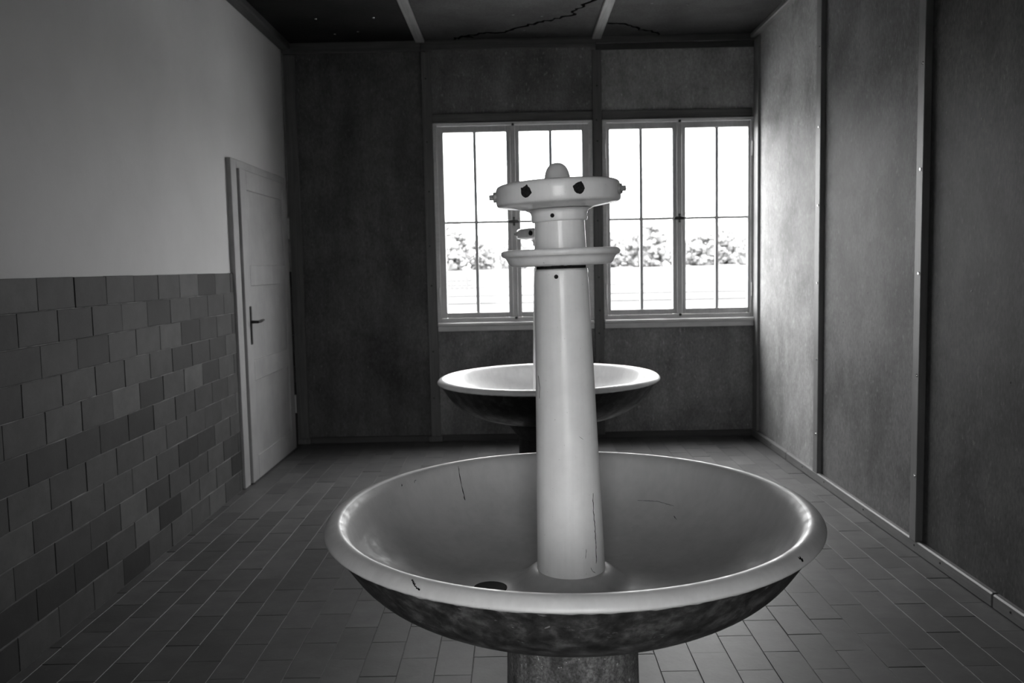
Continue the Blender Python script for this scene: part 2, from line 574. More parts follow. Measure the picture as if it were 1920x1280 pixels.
wall_back = wall_xz('wall_back', XL - 0.2, XR + 0.2, -0.1, ZC + 0.1, YB + 0.016, YB + 0.085,
                    [(WIN1[0], WIN1[1], *WIN_Z), (WIN2[0], WIN2[1], *WIN_Z)], 'brick_out')
wall_front = wall_xz('wall_front', XL - 0.2, XR + 0.2, -0.1, ZC + 0.1, YF - 0.14, YF,
                     [(DOORWAY[0], DOORWAY[1], -0.002, DOORWAY[2])], 'plaster')
wall_lobby = wall_xz('wall_lobby', XL - 0.2, XR + 0.2, -0.1, ZC + 0.1, YL - 0.07, YL,
                     [(a[0], a[1], *REAR_Z) for a in REAR], 'plaster')
wall_right = box('wall_right', XR + 0.016, XR + 0.2, YL - 0.2, YB + 0.085, -0.1, ZC + 0.1, 'brick_out', kind='structure')
XP = XL - 0.014      # plaster face, a little behind the tile face
wall_left = box('wall_left', XL - 0.2, XP, YL - 0.2, YB + 0.085, -0.1, ZC + 0.1, 'plaster', kind='structure')
ceiling = box('ceiling', XL - 0.2, XR + 0.2, YL - 0.2, YB + 0.085, ZC + 0.012, ZC + 0.12, 'board_ceiling', kind='structure')
floor = box('floor', XL - 0.2, XR + 0.2, YL - 0.2, YB + 0.085, -0.12, -0.0022, 'grout', kind='structure')

# --- fibre boards on the window wall
def board_y(x0, x1, z0, z1, tone, y=YB):
    box('board', x0, x1, y, y + 0.0165, z0, z1, 'board_back_%d' % tone, wall_back, 0.002)
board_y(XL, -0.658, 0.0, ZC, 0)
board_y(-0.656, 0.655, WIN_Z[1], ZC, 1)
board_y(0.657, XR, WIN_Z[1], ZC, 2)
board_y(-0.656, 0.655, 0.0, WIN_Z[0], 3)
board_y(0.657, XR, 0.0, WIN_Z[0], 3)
# posts, rails, skirting, cornice
def post(x0, x1, z0, z1, t, mat='wood_post', name='post'):
    return box(name, x0, x1, YB - t, YB + 0.0005, z0, z1, mat, wall_back, 0.003)
p1 = post(-0.694, -0.619, 0.03, 3.03, 0.026)
p2 = post(0.620, 0.690, 0.03, 3.02, 0.026)
p3 = post(XL + 0.005, -1.668, 0.03, 3.03, 0.022)
box('post_foot', -0.712, -0.602, YB - 0.036, YB, 0.0, 0.045, 'wood_post', wall_back, 0.003)
box('post_foot', XL + 0.003, -1.655, YB - 0.034, YB, 0.0, 0.045, 'wood_post', wall_back, 0.003)
post(-0.619, 0.620, WIN_Z[1], 2.562, 0.018, 'wood_post_x', 'head_rail')
post(0.690, XR - 0.03, WIN_Z[1] - 0.004, 2.560, 0.018, 'wood_post_x', 'head_rail')
for x0, x1 in ((-1.655, -0.712), (-0.602, XR - 0.022)):
    box('skirting', x0, x1, YB - 0.02, YB, 0.0, 0.05, 'wood_dark_x', wall_back, 0.003)
box('cornice', XL, -0.69, YB - 0.03, YB, 3.04, ZC, 'wood_cornice', wall_back, 0.004)
box('cornice', -0.69, 0.65, YB - 0.034, YB, 3.045, ZC, 'wood_cornice', wall_back, 0.004)
box('cornice', 0.65, XR, YB - 0.034, YB, 3.066, ZC, 'wood_cornice', wall_back, 0.004)
box('cornice_lower_board', 0.65, XR, YB - 0.012, YB, 3.02, 3.066, 'wood_dark_x', wall_back, 0.002)  # thin dark-wood board set back below the right cornice length
# nails in the posts
nail_me = None
def nail(x, y, z, parent, axis='y', r=0.006, mat='black_metal'):
    bm = bmesh.new()
    d = {'y': Vector((0, -1, 0)), 'x': Vector((-1, 0, 0))}[axis]
    p = Vector((x, y, z))
    add_cyl(bm, p - d * 0.003, p + d * 0.0025, r, r * 0.7, 10)
    finish('nail', bm, mat, parent, 40)
for px, zz in ((-0.66, (2.83, 2.35, 1.97, 1.55, 1.24, 0.72, 0.35)), (0.655, (2.75, 2.49, 2.33, 1.98, 1.72, 1.28, 1.02, 0.84, 0.62))):
    for z in zz:
        nail(px + random.uniform(-.006, .006), YB - 0.026, z, p1 if px < 0 else p2, 'y', 0.009)

# --- side wall on the right: boards and battens
BAT = [(6.715, 6.835, 0.020), (5.325, 5.405, 0.030), (3.98, 4.045, 0.034), (2.62, 2.69, 0.032), (1.27, 1.34, 0.032), (-0.07, 0.0, 0.032)]
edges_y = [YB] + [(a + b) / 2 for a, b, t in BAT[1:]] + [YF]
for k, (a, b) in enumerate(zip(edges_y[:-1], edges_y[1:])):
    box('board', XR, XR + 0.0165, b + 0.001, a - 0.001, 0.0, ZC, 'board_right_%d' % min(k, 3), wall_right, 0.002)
for k, (a, b, t) in enumerate(BAT):
    bt = box('batten', XR - t, XR + 0.0005, a, b, 0.055, ZC - 0.045, 'wood_batten', wall_right, 0.0025)
    if k in (1, 2, 3):
        for j in range(6):
            bm = bmesh.new()
            p = Vector((XR - t, a + 0.3 * (b - a), 0.3 + j * 0.47 + (0.07 if k == 2 else 0.0)))
            add_cyl(bm, p + Vector((0.002, 0, 0)), p - Vector((0.004, 0, 0)), 0.0085, 0.006, 10)
            finish('screw', bm, 'screw', bt, 40)
# baseboard along the right wall, in lengths
base_r = None
for a, b in ((YB - 0.02, 5.95), (5.947, 3.33), (3.327, 0.6), (0.597, YF)):
    o = box('baseboard_right', XR - 0.03, XR, b, a, 0.0, 0.06, 'wood_base', base_r, 0.006, None if base_r else 'structure')
    if base_r is None:
        base_r = o
    else:
        o.name = 'baseboard_length'
for y in (6.3, 5.6, 5.2, 4.6, 4.0, 3.75, 3.2, 2.95):
    nail(XR - 0.03, y, 0.036, base_r, 'x', 0.006)
# small dark pin holes in the boards
for y, z in ((4.75, 1.95), (4.9, 1.75), (5.0, 1.02), (4.62, 0.94), (3.55, 1.93), (3.60, 1.24), (3.3, 0.9), (4.66, 1.2)):
    bm = bmesh.new()
    add_cyl(bm, (XR + 0.001, y, z), (XR - 0.0012, y, z), 0.0055, 0.004, 8)
    finish('pin', bm, 'black_metal', wall_right, 40)

# --- ceiling boards, battens and trims
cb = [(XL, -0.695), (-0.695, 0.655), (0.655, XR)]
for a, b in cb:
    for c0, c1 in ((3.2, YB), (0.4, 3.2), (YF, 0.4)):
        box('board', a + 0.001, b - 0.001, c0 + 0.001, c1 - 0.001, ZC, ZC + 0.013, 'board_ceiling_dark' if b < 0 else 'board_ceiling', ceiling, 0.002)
for x in (-0.695, 0.655):
    box('batten', x - 0.034, x + 0.034, YF, YB - 0.034, ZC - 0.020, ZC + 0.0005, 'wood_ceiling', ceiling, 0.003)
for x0, x1, mt in ((XP, XP + 0.085, 'wood_cornice_y'), (XR - 0.05, XR, 'wood_base')):
    box('trim_edge', x0, x1, YF, YB - 0.03, ZC - (0.05 if x0 < 0 else 0.035), ZC + 0.0005, mt, ceiling, 0.006)
for x, y in ((-1.35, 6.2), (-1.12, 6.55), (-0.95, 6.2), (-1.3, 6.6), (0.02, 6.2), (0.22, 6.25), (0.95, 6.0), (1.2, 6.05), (0.1, 6.6)):
    bm = bmesh.new()
    add_cyl(bm, (x, y, ZC + 0.001), (x, y, ZC - 0.002), 0.011, 0.008, 10)
    finish('nail', bm, 'screw' if x < -0.7 else 'black_metal', ceiling, 40)

def ribbon(name, pts, nrm, width, parent, mat='crack', seed=1, jag=0.4, thick=0.0012):
    """ragged thin strip lying on a surface; pts and nrm are lists of points and normals"""
    rnd = random.Random(seed)
    bm = bmesh.new()
    rows = []
    n = len(pts)
    for i in range(n):
        p = Vector(pts[i])
        d = (Vector(pts[min(n - 1, i + 1)]) - Vector(pts[max(0, i - 1)]))
        if d.length < 1e-9:
            d = Vector((1, 0, 0))
        s = d.normalized().cross(Vector(nrm[i])).normalized()
        ww = width * (0.35 + 0.9 * rnd.random()) * (0.4 if i in (0, n - 1) else 1)
        off = s * rnd.uniform(-1, 1) * width * jag
        up = Vector(nrm[i]) * thick
        rows.append([bm.verts.new(p + off - s * ww * .5 - up), bm.verts.new(p + off - s * ww * .3 + up),
                     bm.verts.new(p + off + s * ww * .3 + up), bm.verts.new(p + off + s * ww * .5 - up)])
    for a, b in zip(rows[:-1], rows[1:]):
        for k in range(3):
            bm.faces.new((a[k], a[k + 1], b[k + 1], b[k]))
    return finish(name, bm, mat, parent)

def dense(pts, step):
    out = []
    for a, b in zip(pts[:-1], pts[1:]):
        a, b = Vector(a), Vector(b)
        n = max(1, int((b - a).length / step))
        for k in range(n):
            out.append(a.lerp(b, k / n))
    out.append(Vector(pts[-1]))
    return out
def ceil_pts(l):
    return [(x, y, ZC - 0.0005) for x, y in l]
for sd, wdt, l in ((3, 0.034, [(-0.44, 6.84), (-0.41, 6.78), (-0.28, 6.70), (-0.20, 6.66), (-0.02, 6.63), (0.07, 6.50), (0.16, 6.44), (0.32, 6.32), (0.42, 6.26), (0.455, 6.12), (0.50, 5.98), (0.56, 5.9), (0.6, 5.6)]),
                   (5, 0.028, [(0.70, 6.45), (0.80, 6.48), (0.90, 6.56), (0.96, 6.66), (1.06, 6.68), (1.13, 6.82)]),
                   (8, 0.045, [(-0.42, 6.80), (-0.36, 6.75), (-0.28, 6.755)])):
    pts = dense(ceil_pts(l), 0.025)
    ribbon('crack', pts, [(0, 0, -1)] * len(pts), wdt, ceiling, 'crack', sd, 0.55, 0.0025)

# --- tiles
tile_cache = {}
def tile_mesh(lx, ly, t, mat, cham=0.0011):
    """tile lying in xy, top face at z=0, chamfered edge"""
    key = (round(lx, 4), round(ly, 4), t, mat)
    if key in tile_cache:
        return tile_cache[key]
    me = bpy.data.meshes.new('tile')
    hx, hy = lx / 2, ly / 2
    c = cham
    v = [(-hx, -hy, -t), (hx, -hy, -t), (hx, hy, -t), (-hx, hy, -t),
         (-hx, -hy, -c), (hx, -hy, -c), (hx, hy, -c), (-hx, hy, -c),
         (-hx + c, -hy + c, 0), (hx - c, -hy + c, 0), (hx - c, hy - c, 0), (-hx + c, hy - c, 0)]
    f = [(8, 9, 10, 11)]
    for a in range(4):
        b = (a + 1) % 4
        f.append((a, b, 4 + b, 4 + a))
        f.append((4 + a, 4 + b, 8 + b, 8 + a))
    me.from_pydata(v, [], f)
    me.materials.append(M[mat])
    tile_cache[key] = me
    return me

# floor: stretcher bond running away from the camera
TW, TL, GJ = 0.1283, 0.2728, 0.0020
def project(p):
    d = Vector(p) - Vector((0, 0, CAMZ))
    z = d.dot(CF)
    if z < 0.2:
        return None
    return 960 + FPX * d.dot(CR) / z, 640 - FPX * d.dot(CU) / z
def hidden(px, py):
    a = ((px - 1079) / 465.0) ** 2 + ((py - 1030) / 185.0) ** 2 < 1
    b = 950 < px < 1195 and py > 1100
    c = abs(px - 1029) < 205 and 700 < py < 780
    return a or b or c
tiles = []
k0 = int((XL - 0.98) / TW) - 1
k = k0
while True:
    xa, xb = 0.98 + k * TW, 0.98 + (k + 1) * TW
    if xa > XR - 0.005:
        break
    xa2, xb2 = max(xa, XL), min(xb, XR - 0.003)
    if xb2 - xa2 > 0.012:
        y0 = (2.981 if k % 2 == 1 else 2.845) - 20 * TL
        j = 0
        while y0 + j * TL < YB:
            ya, yb = y0 + j * TL, y0 + (j + 1) * TL
            ya2, yb2 = max(ya, YF), min(yb, YB - 0.002)
            if yb2 - ya2 > 0.02:
                tiles.append((xa2, xb2, ya2, yb2))
            j += 1
    k += 1
scored = []
for t in tiles:
    cx, cy_ = (t[0] + t[1]) / 2, (t[2] + t[3]) / 2
    s = 0
    if t[2] > 1.5:
        q = [project((x, y, 0)) for x, y in ((t[0], t[2]), (t[1], t[2]), (t[1], t[3]), (t[0], t[3]))]
        m_ = project((cx, cy_, 0))
        if all(q) and -20 < m_[0] < 1940 and m_[1] < 1300 and not hidden(*m_):
            s = abs(sum(q[i][0] * q[(i + 1) % 4][1] - q[(i + 1) % 4][0] * q[i][1] for i in range(4))) / 2
    scored.append((s, t))
scored.sort(key=lambda a: -a[0])
rest = bmesh.new()
for i, (s, t) in enumerate(scored):
    lx, ly = t[1] - t[0] - GJ, t[3] - t[2] - GJ
    cx, cy_ = (t[0] + t[1]) / 2, (t[2] + t[3]) / 2
    dz = random.uniform(-0.0006, 0.0012)
    rx, ry = random.gauss(0, 0.0035), random.gauss(0, 0.004)
    if i < 295 and s > 0:
        link_mesh('tile', tile_mesh(lx, ly, 0.012, 'tile_floor'), floor, (cx, cy_, dz), (rx, ry, random.gauss(0, 0.003)))
    else:
        me = tile_mesh(lx, ly, 0.012, 'tile_floor_many')
        off = len(rest.verts)
        vv = [rest.verts.new(Vector((cx, cy_, dz)) + v.co) for v in me.vertices]
        for p in me.polygons:
            rest.faces.new([vv[q] for q in p.vertices])
finish('remaining_tiles', rest, 'tile_floor_many', floor, None, 'stuff')

# left wall wainscot: 11 courses of the same tile
RH = 1.374 / 11
box('grout_bed', XL - 0.02, XL - 0.0030, YF, 5.435, 0.0, 1.372, 'grout_wall', wall_left)
box('grout_bed', XL - 0.02, XL - 0.0030, 6.70, YB, 0.0, 1.372, 'grout_wall', wall_left)
TLW = 0.2722
for r in range(11):
    z1 = 1.374 - r * RH
    z0 = z1 - RH
    ph = 3.196 + (0.0 if r % 2 == 0 else TLW * 0.5) + random.uniform(-0.012, 0.012)
    j = -16
    while ph + j * TLW < YB:
        ya, yb = ph + j * TLW, ph + (j + 1) * TLW
        j += 1
        for lo, hi in ((0.55, 5.435), (6.702, YB - 0.003)):
            a, b = max(ya, lo), min(yb, hi)
            if b - a > 0.02:
                g = 0.003
                me = tile_mesh(b - a - g, RH - g, 0.012, 'tile_wall', 0.0018)
                # tile lies in xy: x->y(depth), y->z(up), z->+x (towards the room)
                o = link_mesh('tile', me, wall_left)
                rot = Matrix(((0, 0, 1), (1, 0, 0), (0, 1, 0))).to_4x4()
                jit = Matrix.Rotation(random.gauss(0, 0.004), 4, 'X') @ Matrix.Rotation(random.gauss(0, 0.004), 4, 'Y') @ Matrix.Rotation(random.gauss(0, 0.003), 4, 'Z')
                o.matrix_local = Matrix.Translation((XL + random.uniform(-0.001, 0.001), (a + b) / 2, (z0 + z1) / 2 + random.uniform(-0.001, 0.001))) @ rot @ jit

# ------------------------------------------------------------------ door on the left wall
door = empty('door_1', (XL, 5.43, 0))
tag(door, 'grey panelled wooden door in the left wall with black lever handle', 'door', None, 'structure')
def dbox(name, y0, y1, z0, z1, x0, x1, mat, parent, bev=0.003):
    return box(name, x0, x1, y0 - 5.43, y1 - 5.43, z0, z1, mat, parent, bev)
fx0, fx1 = -0.02, 0.016
fr = bmesh.new()
add_box(fr, fx0, fx1, 0.005, 0.115, 0.0, 2.085, 0.003)
add_box(fr, fx0, fx1, 1.235, 1.275, 0.0, 2.085, 0.003)
add_box(fr, fx0, fx1, 0.115, 1.235, 2.03, 2.085, 0.003)
finish('door_frame', fr, 'paint_door', door)
LY0, LY1, LZ1 = 0.122, 1.240, 2.032
PY0, PY1 = LY0 + 0.135, LY1 - 0.12
PZ = [(0.165, 0.660), (0.795, 1.285), (1.420, 1.905)]
lf = bmesh.new()
lx0, lx1 = 0.004, 0.032
add_box(lf, lx0, lx1, LY0, PY0, 0.006, LZ1, 0.003)
add_box(lf, lx0, lx1, PY1, LY1, 0.006, LZ1, 0.003)
zz = [0.006] + [v for p in PZ for v in p] + [LZ1]
for i in range(0, len(zz), 2):
    add_box(lf, lx0, lx1 - 0.0005, PY0, PY1, zz[i], zz[i + 1], 0.003)
leaf = finish('door_leaf', lf, 'paint_door', door)
for a, b in PZ:
    box('panel', lx0, lx1 - 0.012, PY0 - 0.005, PY1 + 0.005, a - 0.005, b + 0.005, 'paint_door', leaf, 0.002)
hp = box('handle_plate', lx1 - 0.001, lx1 + 0.006, 0.200, 0.232, 0.905, 1.155, 'black_metal', door, 0.003)
bm = bmesh.new()
add_cyl(bm, (lx1 + 0.004, 0.216, 1.052), (lx1 + 0.050, 0.216, 1.052), 0.011, 0.009, 12)
add_cyl(bm, (lx1 + 0.048, 0.206, 1.052), (lx1 + 0.052, 0.275, 1.055), 0.009, 0.009, 12)
add_cyl(bm, (lx1 + 0.052, 0.272, 1.055), (lx1 + 0.050, 0.335, 1.058), 0.0095, 0.007, 12)
finish('lever', bm, 'black_metal', hp, 40)
for z0, z1 in ((0.28, 0.42), (1.62, 1.78)):
    bm = bmesh.new()
    add_cyl(bm, (lx1 + 0.002, LY1 + 0.006, z0), (lx1 + 0.002, LY1 + 0.006, z1), 0.010, 0.010, 10)
    finish('hinge', bm, 'paint_door', door, 40)

# ------------------------------------------------------------------ windows
def window(name, x0, x1, z0, z1, yb, sgn, label, gl, mull, bar_z):
    """casement window; sgn=+1 wall at +y (camera side is -y). gl: glass x ranges of two casements"""
    root = empty(name, ((x0 + x1) / 2, yb, z0))
    tag(root, label, 'window', None, 'structure')
    ox, oz = (x0 + x1) / 2, z0
    def b(nm, xa, xb, ya, yb_, za, zb, mat, par, bev=0.003):
        y0_, y1_ = sorted((ya * sgn, yb_ * sgn))
        return box(nm, xa - ox, xb - ox, y0_, y1_, za - oz, zb - oz, mat, par, bev)
    def joined(nm, rects, mat, par):
        bm = bmesh.new()
        for xa, xb, ya, yb_, za, zb in rects:
            y0_, y1_ = sorted((ya * sgn, yb_ * sgn))
            add_box(bm, xa - ox, xb - ox, y0_, y1_, za - oz, zb - oz, 0.0025)
        return finish(nm, bm, mat, par)
    cw = 0.032
    joined('casing', [(x0, x0 + cw, -0.022, 0.06, z0, z1), (x1 - cw, x1, -0.022, 0.06, z0, z1),
                      (x0 + cw, x1 - cw, -0.022, 0.06, z1 - 0.022, z1), (x0 + cw, x1 - cw, -0.016, 0.06, z0, z0 + 0.034),
                      (x0 + 0.010, x1 - 0.010, -0.030, -0.018, z1 - 0.012, z1)], 'paint_win_x', root)
    xm = (gl[0][1] + gl[1][0]) / 2
    gz0, gz1 = z0 + 0.078, z1 - 0.073
    for i, (ga, gb) in enumerate(gl):
        ea, eb = (x0 + cw - 0.004, xm) if i == 0 else (xm, x1 - cw + 0.004)
        sash = joined('casement', [(ea, ga, -0.010, 0.035, z0 + 0.036, z1 - 0.026), (gb, eb, -0.010, 0.035, z0 + 0.036, z1 - 0.026),
                                   (ga, gb, -0.0095, 0.035, z0 + 0.036, gz0), (ga, gb, -0.0095, 0.035, gz1, z1 - 0.026)], 'paint_win', root)
        mw = 0.0125
        mx = mull[i]
        joined('glazing_bar', [(mx - mw, mx + mw, 0.0, 0.030, gz0, gz1), (ga, gb, 0.001, 0.0295, bar_z - 0.0095, bar_z + 0.0095)], 'paint_win', sash)
        for xa, xb in ((ga, mx), (mx, gb)):
            for za, zb in ((gz0, bar_z), (bar_z, gz1)):
                b('pane', xa, xb, 0.016, 0.020, za, zb, 'glass', sash, 0)
        hx = x0 + 0.020 if i == 0 else x1 - 0.020
        for hz in (z0 + 0.22, z1 - 0.24):
            bm = bmesh.new()
            add_cyl(bm, (hx - ox, -0.026 * sgn, hz - oz - 0.055), (hx - ox, -0.026 * sgn, hz - oz + 0.055), 0.006, 0.006, 8)
            finish('hinge', bm, 'paint_win', root, 40)
    b('cover_strip', xm - 0.021, xm + 0.021, -0.024, -0.008, z0 + 0.036, z1 - 0.026, 'paint_win', root)
    # sill of two stepped boards
    s = b('window_sill', x0 + 0.002, x1 - 0.002, -0.060, 0.0, z0 - 0.026, z0 + 0.002, 'paint_win_x', root, 0.006)
    b('apron', x0 + 0.004, x1 - 0.004, -0.048, 0.0, z0 - 0.066, z0 - 0.026, 'paint_win_x', s, 0.003)
    # latch
    lt = bmesh.new()
    yy = -0.024 * sgn
    add_box(lt, xm - 0.043 - ox, xm + 0.040 - ox, yy - 0.010 if sgn > 0 else yy, yy if sgn > 0 else yy + 0.010, bar_z - 0.012 - oz, bar_z + 0.012 - oz, 0.003)
    add_cyl(lt, (xm - ox, yy - 0.012 * sgn, bar_z - oz), (xm - ox, yy, bar_z - oz), 0.015, 0.016, 12)
    for dz in (-0.026, 0.026):
        add_cyl(lt, (xm - ox, yy - 0.008 * sgn, bar_z + dz - oz), (xm - ox, yy, bar_z + dz - oz), 0.008, 0.009, 10)
    add_box(lt, xm - 0.005 - ox, xm + 0.005 - ox, yy - 0.006 if sgn > 0 else yy, yy if sgn > 0 else yy + 0.006, bar_z - 0.028 - oz, bar_z + 0.028 - oz, 0.001)
    finish('latch', lt, 'black_metal', root, 40)
    for z in (z1 - 0.022, z0 + 0.030):
        bm = bmesh.new()
        add_cyl(bm, (xm + 0.004 - ox, -0.022 * sgn, z - oz), (xm + 0.004 - ox, -0.038 * sgn, z - oz), 0.012, 0.008, 10)
        finish('catch', bm, 'black_metal', root, 40)
    return root
window('window_1', WIN1[0], WIN1[1], *WIN_Z, YB, 1, 'left casement window of the far wall, partly behind the near wash fountain',
       [(-0.540, -0.054), (0.049, 0.534)], [-0.298, 0.291], 1.728)
window('window_2', WIN2[0], WIN2[1], *WIN_Z, YB, 1, 'right casement window of the far wall, next to the corner',
       [(0.749, 1.236), (1.338, 1.822)], [0.993, 1.583], 1.728)
for i, a in enumerate(REAR):
    wd = a[1] - a[0]
    window('window_%d' % (3 + i), a[0], a[1], *REAR_Z, YL, -1, 'casement window of the lobby behind the camera',
           [(a[0] + 0.085, a[0] + wd / 2 - 0.05), (a[0] + wd / 2 + 0.05, a[1] - 0.085)],
           [a[0] + wd * 0.26, a[0] + wd * 0.74], 1.75)

# ------------------------------------------------------------------ wash fountains
def ragged(seed, amp):
    rnd = random.Random(seed)
    ph = [(rnd.uniform(0, 6.28), rnd.choice((23, 41, 67, 97, 131)), rnd.uniform(0.3, 1)) for _ in range(6)]
    return lambda a: amp * sum(w_ * math.sin(f_ * a + p_) for p_, f_, w_ in ph) / 3

INNER = [(0.080, 0.5545), (0.100, 0.5535), (0.115, 0.547), (0.135, 0.530), (0.155, 0.519), (0.19, 0.515), (0.30, 0.517), (0.40, 0.535),
         (0.48, 0.566), (0.535, 0.603), (0.570, 0.644), (0.588, 0.680), (0.600, 0.709), (0.610, 0.7225), (0.622, 0.7290), (0.636, 0.7285),
         (0.649, 0.7220), (0.658, 0.7120), (0.6595, 0.7040), (0.653, 0.6985)]
OUTER = [(0.649, 0.7035), (0.640, 0.690), (0.62, 0.660), (0.575, 0.598), (0.52, 0.551), (0.44, 0.508), (0.36, 0.483), (0.28, 0.469), (0.20, 0.463), (0.10, 0.461)]

def make_fountain(loc, label, tx, ty, lean, head_lean, plug_rot, seed, dark_foot):
    root = empty('wash_fountain', loc)
    tag(root, label, 'wash fountain', 'round wash fountains')
    def bowl_fn(p, i, a):
        return (p[0], p[1], p[2] + tx * p[0] + ty * p[1])
    prof = smooth_path(INNER, 4)
    rg = ragged(seed, 0.0020)
    nlast = len(prof) - 1
    def inner_fn(p, i, a):
        q = bowl_fn(p, i, a)
        if i == nlast:
            return (q[0], q[1], q[2] + rg(a))
        return q
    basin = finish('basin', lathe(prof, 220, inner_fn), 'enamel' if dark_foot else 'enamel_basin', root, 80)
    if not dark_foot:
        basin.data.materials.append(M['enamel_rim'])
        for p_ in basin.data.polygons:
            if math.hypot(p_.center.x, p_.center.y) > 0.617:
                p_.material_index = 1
    basin['label'] = 'off-white enamel basin with a rolled rim'
    under = finish('underside', lathe(smooth_path(OUTER, 4), 128, bowl_fn), 'iron_black' if dark_foot else 'iron', root, 80)
    under['label'] = 'black iron underside' if dark_foot else 'dark scuffed iron underside'
    # foot
    pf = [(0.19, 0.0), (0.188, 0.02), (0.183, 0.2), (0.179, 0.40), (0.178, 0.470)]
    foot = finish('pedestal', lathe(smooth_path(pf, 4), 64, None, True, True), 'concrete_dark' if dark_foot else 'concrete', root, 60)
    foot['label'] = 'blackened concrete foot' if dark_foot else 'mottled concrete foot'
    if dark_foot:
        rgc = ragged(seed + 5, 0.012)
        pc = [(0.18, 0.36), (0.195, 0.375), (0.215, 0.405), (0.245, 0.440), (0.255, 0.470), (0.2, 0.475)]
        finish('mortar_collar', lathe(smooth_path(pc, 3), 64, lambda p, i, a: (p[0] * (1 + rgc(a)), p[1] * (1 + rgc(a)), p[2])), 'concrete_dark', root, 60)
    # column group leans a little
    R1 = Matrix.Translation((0, 0, 0.553)) @ Matrix.Rotation(-lean, 4, 'Y') @ Matrix.Translation((0, 0, -0.553))
    R2 = R1 @ Matrix.Translation((0, 0, 1.5)) @ Matrix.Rotation(-head_lean, 4, 'Y') @ Matrix.Translation((0, 0, -1.5))
    def L(R):
        return lambda p, i, a: R @ Vector(p)
    col = finish('column', lathe([(0.0935, 0.550), (0.0932, 0.556), (0.0925, 0.575)] + [(0.0925 - 0.0213 * t / 12, 0.575 + 0.79 * t / 12) for t in range(1, 13)] + [(0.0700, 1.3690), (0.0660, 1.3715), (0.05, 1.3715)], 96, L(R1)), 'enamel', root, 50)
    finish('joint_ring', lathe([(0.060, 1.3700), (0.066, 1.3705), (0.066, 1.3805), (0.060, 1.381)], 64, L(R1)), 'rust', root, 40)
    rd = ragged(seed + 2, 0.0016)
    dish_prof = smooth_path([(0.064, 1.3795), (0.100, 1.3795), (0.124, 1.3800), (0.1345, 1.3825), (0.1405, 1.390), (0.1445, 1.3985), (0.149, 1.4035),
                             (0.1555, 1.4065), (0.1585, 1.4120), (0.1580, 1.4180), (0.153, 1.4225), (0.147, 1.4215), (0.142, 1.4150), (0.137, 1.4050), (0.125, 1.3990), (0.06, 1.3985)], 3)
    dish = finish('soap_dish', lathe(dish_prof, 96, lambda p, i, a: R1 @ Vector((p[0], p[1], p[2] + (rd(a) if i < 5 else 0)))), 'enamel', root, 60)
    finish('neck', lathe([(0.0690, 1.396), (0.0688, 1.42), (0.0672, 1.46), (0.0662, 1.50), (0.060, 1.502)], 80, L(R1)), 'enamel', root, 50)
    collar = finish('collar', lathe(smooth_path([(0.064, 1.4960), (0.0705, 1.4955), (0.0738, 1.4985), (0.0748, 1.5050), (0.0748, 1.5140), (0.0760, 1.5195), (0.0795, 1.5235), (0.088, 1.5270)], 4), 80, L(R2)), 'enamel', root, 60)
    # spray head, front face lumps where the bosses sit
    hp_ = [(0.075, 1.5330), (0.095, 1.5365), (0.120, 1.5405), (0.150, 1.5450), (0.158, 1.5465), (0.1625, 1.5490), (0.1645, 1.5530), (0.1652, 1.5600), (0.1652, 1.5750), (0.1650, 1.5880), (0.1635, 1.5950), (0.1600, 1.5995), (0.1540, 1.6025),
           (0.145, 1.6040), (0.125, 1.6045), (0.120, 1.6065), (0.08, 1.6080), (0.0, 1.6080)]
    hp_ = [(r_, z_ - 0.0065) for r_, z_ in hp_]
    head = finish('spray_head', lathe(hp_, 112, L(R2)), 'enamel', root, 38)
    dome = finish('cap', lathe(smooth_path([(0.0375, 1.596), (0.0368, 1.6005), (0.0345, 1.6100), (0.0312, 1.6240), (0.0262, 1.6360), (0.0175, 1.6450), (0.008, 1.6490), (0.0, 1.6500)], 3), 48, L(R2)), 'enamel_grey', root, 60)
    rnd = random.Random(seed)
    for k in range(7):
        ang = math.radians((15.5, -32, -85, -137, 171, 120, 68)[k] + plug_rot)   # measured from the camera side, + to the right
        d = Vector((math.sin(ang), -math.cos(ang), 0))
        s = Vector((math.cos(ang), math.sin(ang), 0))
        c0 = d * 0.1645 + Vector((0, 0, 1.5675))
        bm = bmesh.new()
        if k in (0, 1, 4):
            # empty rusted socket: dark cup and flaked ring
            add_cyl(bm, R2 @ (c0 - d * 0.004), R2 @ (c0 + d * 0.0022), 0.0145, 0.0132, 20)
            n = 36
            ring = []
            lumps = [(rnd.uniform(0, 6.28), rnd.uniform(0.0015, 0.0045), rnd.uniform(0.12, 0.22)) for _ in range(3)]
            for q in range(n):
                a = 2 * PI * q / n
                rr = 0.0138 + rnd.random() * 0.0012 + max(h_ * math.exp(-(((a - a_ + PI) % (2 * PI) - PI) / w_) ** 2) for a_, h_, w_ in lumps)
                off = s * (rr * math.cos(a)) + Vector((0, 0, rr * math.sin(a)))
                base = c0 + off
                f = Vector((base.x, base.y, 0)).normalized()
                base = Vector((f.x * 0.1654, f.y * 0.1654, base.z))
                ring.append(bm.verts.new(R2 @ base))
            ctr = bm.verts.new(R2 @ (c0 + d * 0.0020))
            for q in range(n):
                bm.faces.new((ctr, ring[q], ring[(q + 1) % n]))
            finish('socket', bm, 'rust', head)
        else:
            add_cyl(bm, R2 @ (c0 - d * 0.004), R2 @ (c0 + d * 0.0080), 0.0140, 0.0135, 24)
            add_cyl(bm, R2 @ (c0 + d * 0.0075), R2 @ (c0 + d * 0.0190), 0.0072, 0.0070, 8)
            finish('nozzle', bm, 'bolt', head)
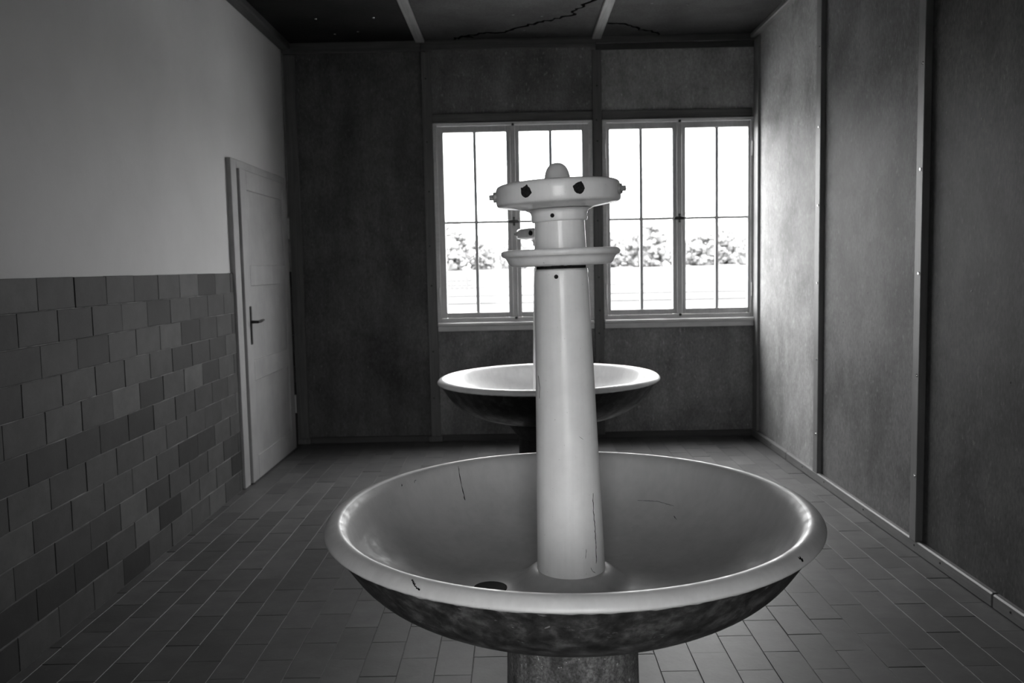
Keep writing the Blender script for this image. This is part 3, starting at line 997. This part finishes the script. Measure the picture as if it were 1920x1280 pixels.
    # small set-screw holes on collar and column
    for par, R, r0, z, angs in ((collar, R2, 0.0750, 1.509, (-17, 73)), (col, R1, 0.0722, 1.351, (-14, 73))):
        for ai, adeg in enumerate(angs):
            ang = math.radians(adeg)
            d = Vector((math.sin(ang), -math.cos(ang), 0))
            c0 = d * r0 + Vector((0, 0, z))
            bm = bmesh.new()
            add_cyl(bm, R @ (c0 - d * 0.003), R @ (c0 + d * 0.0012), 0.0062, 0.0052, 14)
            finish('set_screw', bm, 'rust' if ai == 0 else 'enamel_grey', par, 35)
    # drain in the basin floor
    dx, dy = -0.222, -0.040
    zf = 0.5160 + tx * dx + ty * dy
    bm = bmesh.new()
    add_cyl(bm, (dx, dy, zf - 0.03), (dx, dy, zf + 0.0015), 0.044, 0.0455, 32)
    dr = finish('drain', bm, 'drain', root, 40)
    return root, col, basin, R1

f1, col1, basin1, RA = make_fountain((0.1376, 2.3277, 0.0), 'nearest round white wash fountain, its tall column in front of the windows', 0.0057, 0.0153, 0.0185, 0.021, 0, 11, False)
f2, col2, basin2, RB = make_fountain((0.1834, 5.1537, 0.0), 'round wash fountain standing farther back, below the windows', 0.0073, -0.0005, 0.004, 0.004, 0, 23, True)

# cracks and chips on the near fountain
def col_pt(adeg, z):
    r = 0.0925 - 0.0213 * (z - 0.575) / 0.79 + 0.0003
    a = math.radians(adeg)
    return RA @ Vector((r * math.sin(a), -r * math.cos(a), z)), Vector((math.sin(a), -math.cos(a), 0))
def col_crack(pts, wdt, sd):
    P, N = [], []
    for (a0, z0), (a1, z1) in zip(pts[:-1], pts[1:]):
        n = max(2, int(abs(z1 - z0) / 0.006))
        for k in range(n):
            t = k / n
            p, nn = col_pt(a0 + (a1 - a0) * t, z0 + (z1 - z0) * t)
            P.append(p); N.append(nn)
    p, nn = col_pt(*pts[-1]); P.append(p); N.append(nn)
    ribbon('crack', P, N, wdt, col1, 'crack', sd, 0.6, 0.0005)
col_crack([(44, 0.775), (43, 0.735), (44.5, 0.69), (45, 0.64), (43.5, 0.585)], 0.0020, 4)
col_crack([(24, 0.63), (22, 0.605)], 0.0012, 6)
col_crack([(31, 0.578), (35, 0.566), (40, 0.56)], 0.0014, 9)
col_crack([(-66, 1.09), (-60, 1.06), (-62, 1.03)], 0.0010, 12)
col_crack([(20, 0.932), (28, 0.922)], 0.0010, 13)

prof_in = smooth_path(INNER, 4)
def basin_pt(azdeg, r):
    """azimuth from +x anticlockwise; height by interpolation along the inner profile"""
    z = prof_in[-1][1]
    for (r0, z0), (r1, z1) in zip(prof_in[:-1], prof_in[1:]):
        if r0 <= r <= r1:
            z = z0 + (z1 - z0) * (r - r0) / max(1e-6, r1 - r0)
            sl = math.atan2(z1 - z0, r1 - r0)
            break
    a = math.radians(azdeg)
    x, y = r * math.cos(a), r * math.sin(a)
    nrm = Vector((-math.sin(sl) * math.cos(a), -math.sin(sl) * math.sin(a), math.cos(sl)))
    return Vector((x, y, z + 0.0057 * x + 0.0153 * y)) + nrm * 0.0004, nrm
def basin_crack(pts, wdt, sd, step=0.006):
    P, N = [], []
    for (a0, r0), (a1, r1) in zip(pts[:-1], pts[1:]):
        n = max(2, int((abs(r1 - r0) + abs(a1 - a0) * 0.01) / step))
        for k in range(n):
            t = k / n
            p, nn = basin_pt(a0 + (a1 - a0) * t, r0 + (r1 - r0) * t)
            P.append(p); N.append(nn)
    p, nn = basin_pt(*pts[-1]); P.append(p); N.append(nn)
    ribbon('crack', P, N, wdt, basin1, 'crack', sd, 0.5, 0.0005)
basin_crack([(124, 0.606), (124.5, 0.585), (125, 0.55)], 0.0032, 21)
basin_crack([(141, 0.60), (142, 0.597)], 0.004, 22)
basin_crack([(147, 0.60), (147.5, 0.598)], 0.003, 23)
basin_crack([(62, 0.53), (55, 0.535), (48, 0.53)], 0.0012, 24)
basin_crack([(46, 0.50), (44, 0.49)], 0.0022, 25)
basin_crack([(-42, 0.648), (-41.2, 0.655)], 0.009, 26, 0.002)
basin_crack([(-125.5, 0.640), (-124, 0.650), (-122.5, 0.656)], 0.0035, 27, 0.002)
